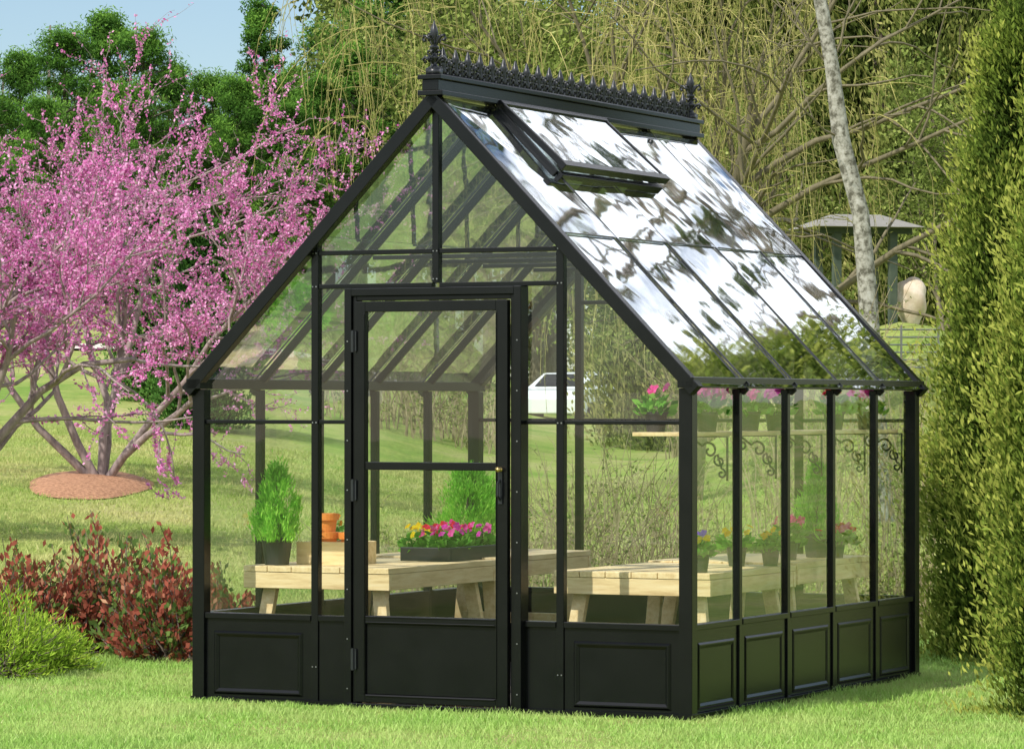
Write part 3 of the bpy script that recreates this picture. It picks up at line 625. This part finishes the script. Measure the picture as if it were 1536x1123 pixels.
RRw=np.linspace(.0065,.003,P)[None]*np.ones((nS,1)); V,Fq=tubes(PLw,RRw,3); obj('strands',mesh_np('willow_strands',V,Fq,M_wstrand),e)
C,D,k=along(rng,(PLw,),26000,.018); n=len(C); V,Fq=leafq(rng,C,rng.uniform(.03,.07,n),rng.uniform(.008,.015,n),D+rng.normal(size=(n,3))*.4)
obj('leaves',mesh_np('willow_leaves',V,Fq,M_wil,np.clip(rng.uniform(0,1,nS)[k]*.7+rng.uniform(0,.3,n),0,1)),e)
# ------------------------------------------------------------ white-barked tree
rng=np.random.default_rng(180); Y=41; bx=PX(1325,Y); e=empty('sycamore_tree',(bx,Y,Tz(bx,Y)))
zb=Tz(bx,Y); pts=[(PX(a,Y)-bx,0,PZ(b,Y)-zb) for a,b in((1300,420),(1288,320),(1266,210),(1246,100),(1230,0),(1216,-90),(1205,-220))]
pts=[(0,0,-.1),(-.06,0,.8)]+[(p[0]+.03*math.sin(i*2.3),p[1],p[2]) for i,p in enumerate(pts)]
t=MB(); t.tube(pts,[.14,.12,.105,.095,.10,.08,.075,.05,.04],10); t.obj('trunk',M_barkw,e,smooth=True)
t=MB()
for i in range(7):
    j=rng.integers(4,9); b=np.array(pts[j])+rng.normal(size=3)*.02; d=nrm(np.array([rng.choice([-1,1])*rng.uniform(.4,1),rng.uniform(-.5,.5),rng.uniform(.2,.9)]))
    for p_,r_ in grow(rng,b,[d],1.4,.02,3,(5,4),(.6,.5),(.7,.7),(.05,.0,-.03),.2): t.add(*tubes(p_,r_*.8,4))
t.obj('limbs',M_barko,e)
# ------------------------------------------------------------ brush thickets
M_brl=leafmat('brush_leaf',[(0,(.08,.12,.03)),(.6,(.22,.28,.07)),(1,(.38,.38,.12))],trans=.3)
def brush(name,seed,Y0,Y1,p0,p1,n,h0,h1,nl,rad=.004,ls=.04):
    rng=np.random.default_rng(seed); e=empty(name,(0,0,0)); y=rng.uniform(Y0,Y1,n); x=PX(rng.uniform(p0,p1,n),y); z=T(x,y); h=rng.uniform(h0,h1,n)*(.7+.3*np.sin(x*2.3))
    P=7; q=np.linspace(0,1,P)[None]; lx=rng.normal(size=(n,1))*.30; ly=rng.normal(size=(n,1))*.2
    PLb=np.stack([x[:,None]+lx*h[:,None]*q**1.6+np.cumsum(rng.normal(size=(n,P))*.018,1)*h[:,None],y[:,None]+ly*h[:,None]*q**1.5,z[:,None]+h[:,None]*q*(1-.12*np.abs(lx))],-1)
    V,Fq=tubes(PLb,np.linspace(rad*1.5,rad*.45,P)[None]*np.ones((n,1)),3); t=MB(); t.add(V,Fq)
    m=n*3; C,D,k=along(rng,(PLb,),m,0); d2=nrm(D+rng.normal(size=(m,3))*.7); l2=rng.uniform(.12,.3,m)*h[k]
    P2=C[:,None]+d2[:,None]*l2[:,None,None]*np.linspace(0,1,4)[None,:,None]+np.cumsum(rng.normal(size=(m,4,3))*.012,1)
    V,Fq=tubes(P2,np.linspace(rad*.7,rad*.3,4)[None]*np.ones((m,1)),3); t.add(V,Fq); t.obj('stems',M_twig,e)
    C,D,k=along(rng,(P2,),nl,.02); V,Fq=leafq(rng,C,rng.uniform(.6,1.2,nl)*ls,rng.uniform(.6,1.2,nl)*ls*.45); obj('leaves',mesh_np('brush_leaves',V,Fq,M_brl,rng.uniform(0,1,nl)),e)
brush('brush_thicket',190,24.2,27.5,760,1400,560,.6,1.35,6500)
brush('brush_thicket',191,25.5,30,520,780,200,.5,1.2,2500)
brush('brush_thicket',192,36,44,1130,1420,170,1.2,2.9,4500,.006,.05)
brush('brush_thicket',193,60,68,470,760,240,1.2,2.4,6000,.009,.08)
brush('brush_thicket',194,60,66,1000,1200,160,1.2,2.6,5000,.009,.08)
# ------------------------------------------------------------ shelter, gate, boulder, car
Y=54; x=PX(1283,Y); z=Tz(x,Y); e=empty('garden_shelter',(x,Y,z),.25)
M_dwood=solid('dark_wood',[(.3,(.03,.05,.035)),(.7,(.07,.09,.06))],rough=.8); M_shroof=solid('weathered_roof',[(.3,(.16,.15,.13)),(.7,(.30,.29,.26))],rough=.8,stretch=(1,8,1))
zt=PZ(352,Y)-z; t=MB()
for sx in(-.42,.42):
    for sy in(-.4,.4): t.box(sx-.055,sx+.055,sy-.055,sy+.055,-.1,zt)
for sy in(-.4,.4): t.box(-.7,.7,sy-.04,sy+.04,zt,zt+.08)
t.obj('posts',M_dwood,e); t=MB(); q=zt+.085
t.add([(-.8,-.7,q),(.8,-.7,q),(.8,.7,q),(-.8,.7,q),(-.35,-.08,q+.20),(.35,-.08,q+.20),(.35,.08,q+.20),(-.35,.08,q+.20)],[(0,1,5,4),(1,2,6,5),(2,3,7,6),(3,0,4,7),(4,5,6,7),(3,2,1,0)])
t.obj('roof',M_shroof,e)
Y=50; x=PX(1352,Y); z=Tz(x,Y); e=empty('metal_gate',(x,Y,z),.1); t=MB()
for k in range(6): t.tube([(-.5,0,.1+k*.1),(.5,0,.1+k*.1)],.012,6)
for xx in(-.5,0,.5): t.tube([(xx,0,0),(xx,0,.66)],.016,6)
t.obj('rails',M_steel,e)
Y=54; x=PX(1364,Y); z=Tz(x,Y)
bm=bmesh.new(); bmesh.ops.create_icosphere(bm,subdivisions=4,radius=1)
for v_ in bm.verts:
    q=v_.co; f=1+.13*math.sin(q.x*3+1)*math.cos(q.y*2.3)+.07*math.sin(q.z*6+q.x*5); v_.co=Vector((q.x*.27*f,q.y*.25*f,q.z*(.24 if q.z>0 else .45)*f))
me=bpy.data.meshes.new('boulder'); bm.to_mesh(me); bm.free(); me.polygons.foreach_set('use_smooth',[True]*len(me.polygons))
me.materials.append(solid('pale_stone',[(.3,(.50,.38,.26)),(.7,(.75,.66,.54))],rough=.9,scale=4,bump=.6)); bo=obj('boulder',me); bo.location=(x,Y,z+.36)
Y=100; x=PX(880,Y); z=Tz(x,Y); e=empty('parked_car',(x,Y,z-.12),math.radians(62))
prof=[(-2.2,.35),(-2.25,.75),(-2.05,.95),(-1.75,1.02),(-1.2,1.42),(.2,1.46),(.95,1.05),(1.9,.92),(2.2,.7),(2.22,.35)]
def extr(pr,w0,w1,name,mat,zsplit=1.1):
    bm=bmesh.new(); rows=[]
    for s in(-1,1):
        rows.append([bm.verts.new((a,s*(w0 if b<zsplit else w1),b)) for a,b in pr])
    bm.faces.new(rows[0]); bm.faces.new(rows[1][::-1])
    for i in range(len(pr)):
        j=(i+1)%len(pr); bm.faces.new([rows[0][j],rows[0][i],rows[1][i],rows[1][j]])
    bmesh.ops.recalc_face_normals(bm,faces=bm.faces); me=bpy.data.meshes.new(name); bm.to_mesh(me); bm.free(); me.materials.append(mat)
    o=obj(name,me,e); m=o.modifiers.new('b','BEVEL'); m.width=.04; m.segments=3; return o
M_car=solid('white_car_paint',[(.3,(.75,.76,.78)),(.7,(.8,.81,.83))],rough=.25,coat=.6); M_dk=solid('car_glass',[(.3,(.01,.012,.015)),(.7,(.02,.022,.025))],rough=.08); M_tire=solid('tyre',[(.3,(.015,.015,.015)),(.7,(.03,.03,.03))],rough=.8)
extr(prof,.88,.66,'body',M_car)
extr([(-1.60,1.06),(-1.17,1.37),(-.5,1.38),(-.5,1.06)],.87,.70,'rear_side_window',M_dk,1.2); extr([(-.42,1.06),(-.42,1.38),(.16,1.38),(.78,1.07)],.87,.70,'front_side_window',M_dk,1.2)
t=MB(); t.add([(-1.72,-.66,1.07),(-1.72,.66,1.07),(-1.27,.56,1.39),(-1.27,-.56,1.39)],[(0,1,2,3)]); t.obj('rear_window',M_dk,e)
t=MB()
for xx in(-1.4,1.4):
    for sy in(-.82,.82): t.tube([(xx,sy-.1,.32),(xx,sy-.099,.32),(xx,sy+.099,.32),(xx,sy+.1,.32)],[.01,.33,.33,.01],18)
t.obj('wheels',M_tire,e)
# ------------------------------------------------------------ grass
M_grass=leafmat('grass_blade',[(0,(.22,.38,.07)),(.5,(.36,.58,.13)),(.85,(.50,.68,.22)),(1,(.62,.66,.34))],trans=.35,rough=.6,patch=.65,pscale=1.3,pcol=(.52,.62,.22))
rng=np.random.default_rng(200)
def blades(n,Y0,Y1,mg,hh,ww):
    y=np.sqrt(rng.uniform(Y0**2,Y1**2,n)); px=rng.uniform(-mg,1536+mg,n); x=PX(px,y)
    c,s=math.cos(A),math.sin(A); lx=c*(x-GL[0])+s*(y-GL[1]); ly=-s*(x-GL[0])+c*(y-GL[1])
    k=~((lx>-.015)&(lx<W+.015)&(ly>-.02)&(ly<LN+.02)); x=x[k];y=y[k]; n=len(x)
    b=np.stack([x,y,T(x,y)-.004],-1); h=hh*rng.uniform(.45,1.25,n)*(.8+.25*np.sin(x*3.1+y*1.7)*np.cos(y*2.6-x)+.2*np.sin(x*11+y*7)*np.sin(y*9-x*5)); a=rng.uniform(0,6.283,n); wv=ww*rng.uniform(.6,1.2,n)
    S=np.stack([np.cos(a),np.sin(a),0*a],-1)*wv[:,None]; ln=rng.normal(size=(n,3))*.5; ln[:,2]=1; tip=b+ln*h[:,None]
    V=np.stack([b-S/2,b+S/2,tip+S*.12,tip-S*.12],1).reshape(-1,3)
    return V,np.arange(n*4).reshape(-1,4),np.clip(rng.beta(2,2.2,n),0,1)
e=empty('grass')
V,Fq,v=blades(330000,15.6,24.5,500,.036,.0065); obj('near_blades',mesh_np('near_blades',V,Fq,M_grass,v),e)
V,Fq,v=blades(150000,24.5,50,120,.045,.014)
M_g2=leafmat('grass_blade_far',[(0,(.22,.32,.06)),(.5,(.38,.48,.13)),(.85,(.50,.54,.20)),(1,(.60,.55,.30))],trans=.35,rough=.6,patch=.75,pscale=.6,pcol=(.58,.54,.24))
obj('far_blades',mesh_np('far_blades',V,Fq,M_g2,v),e)
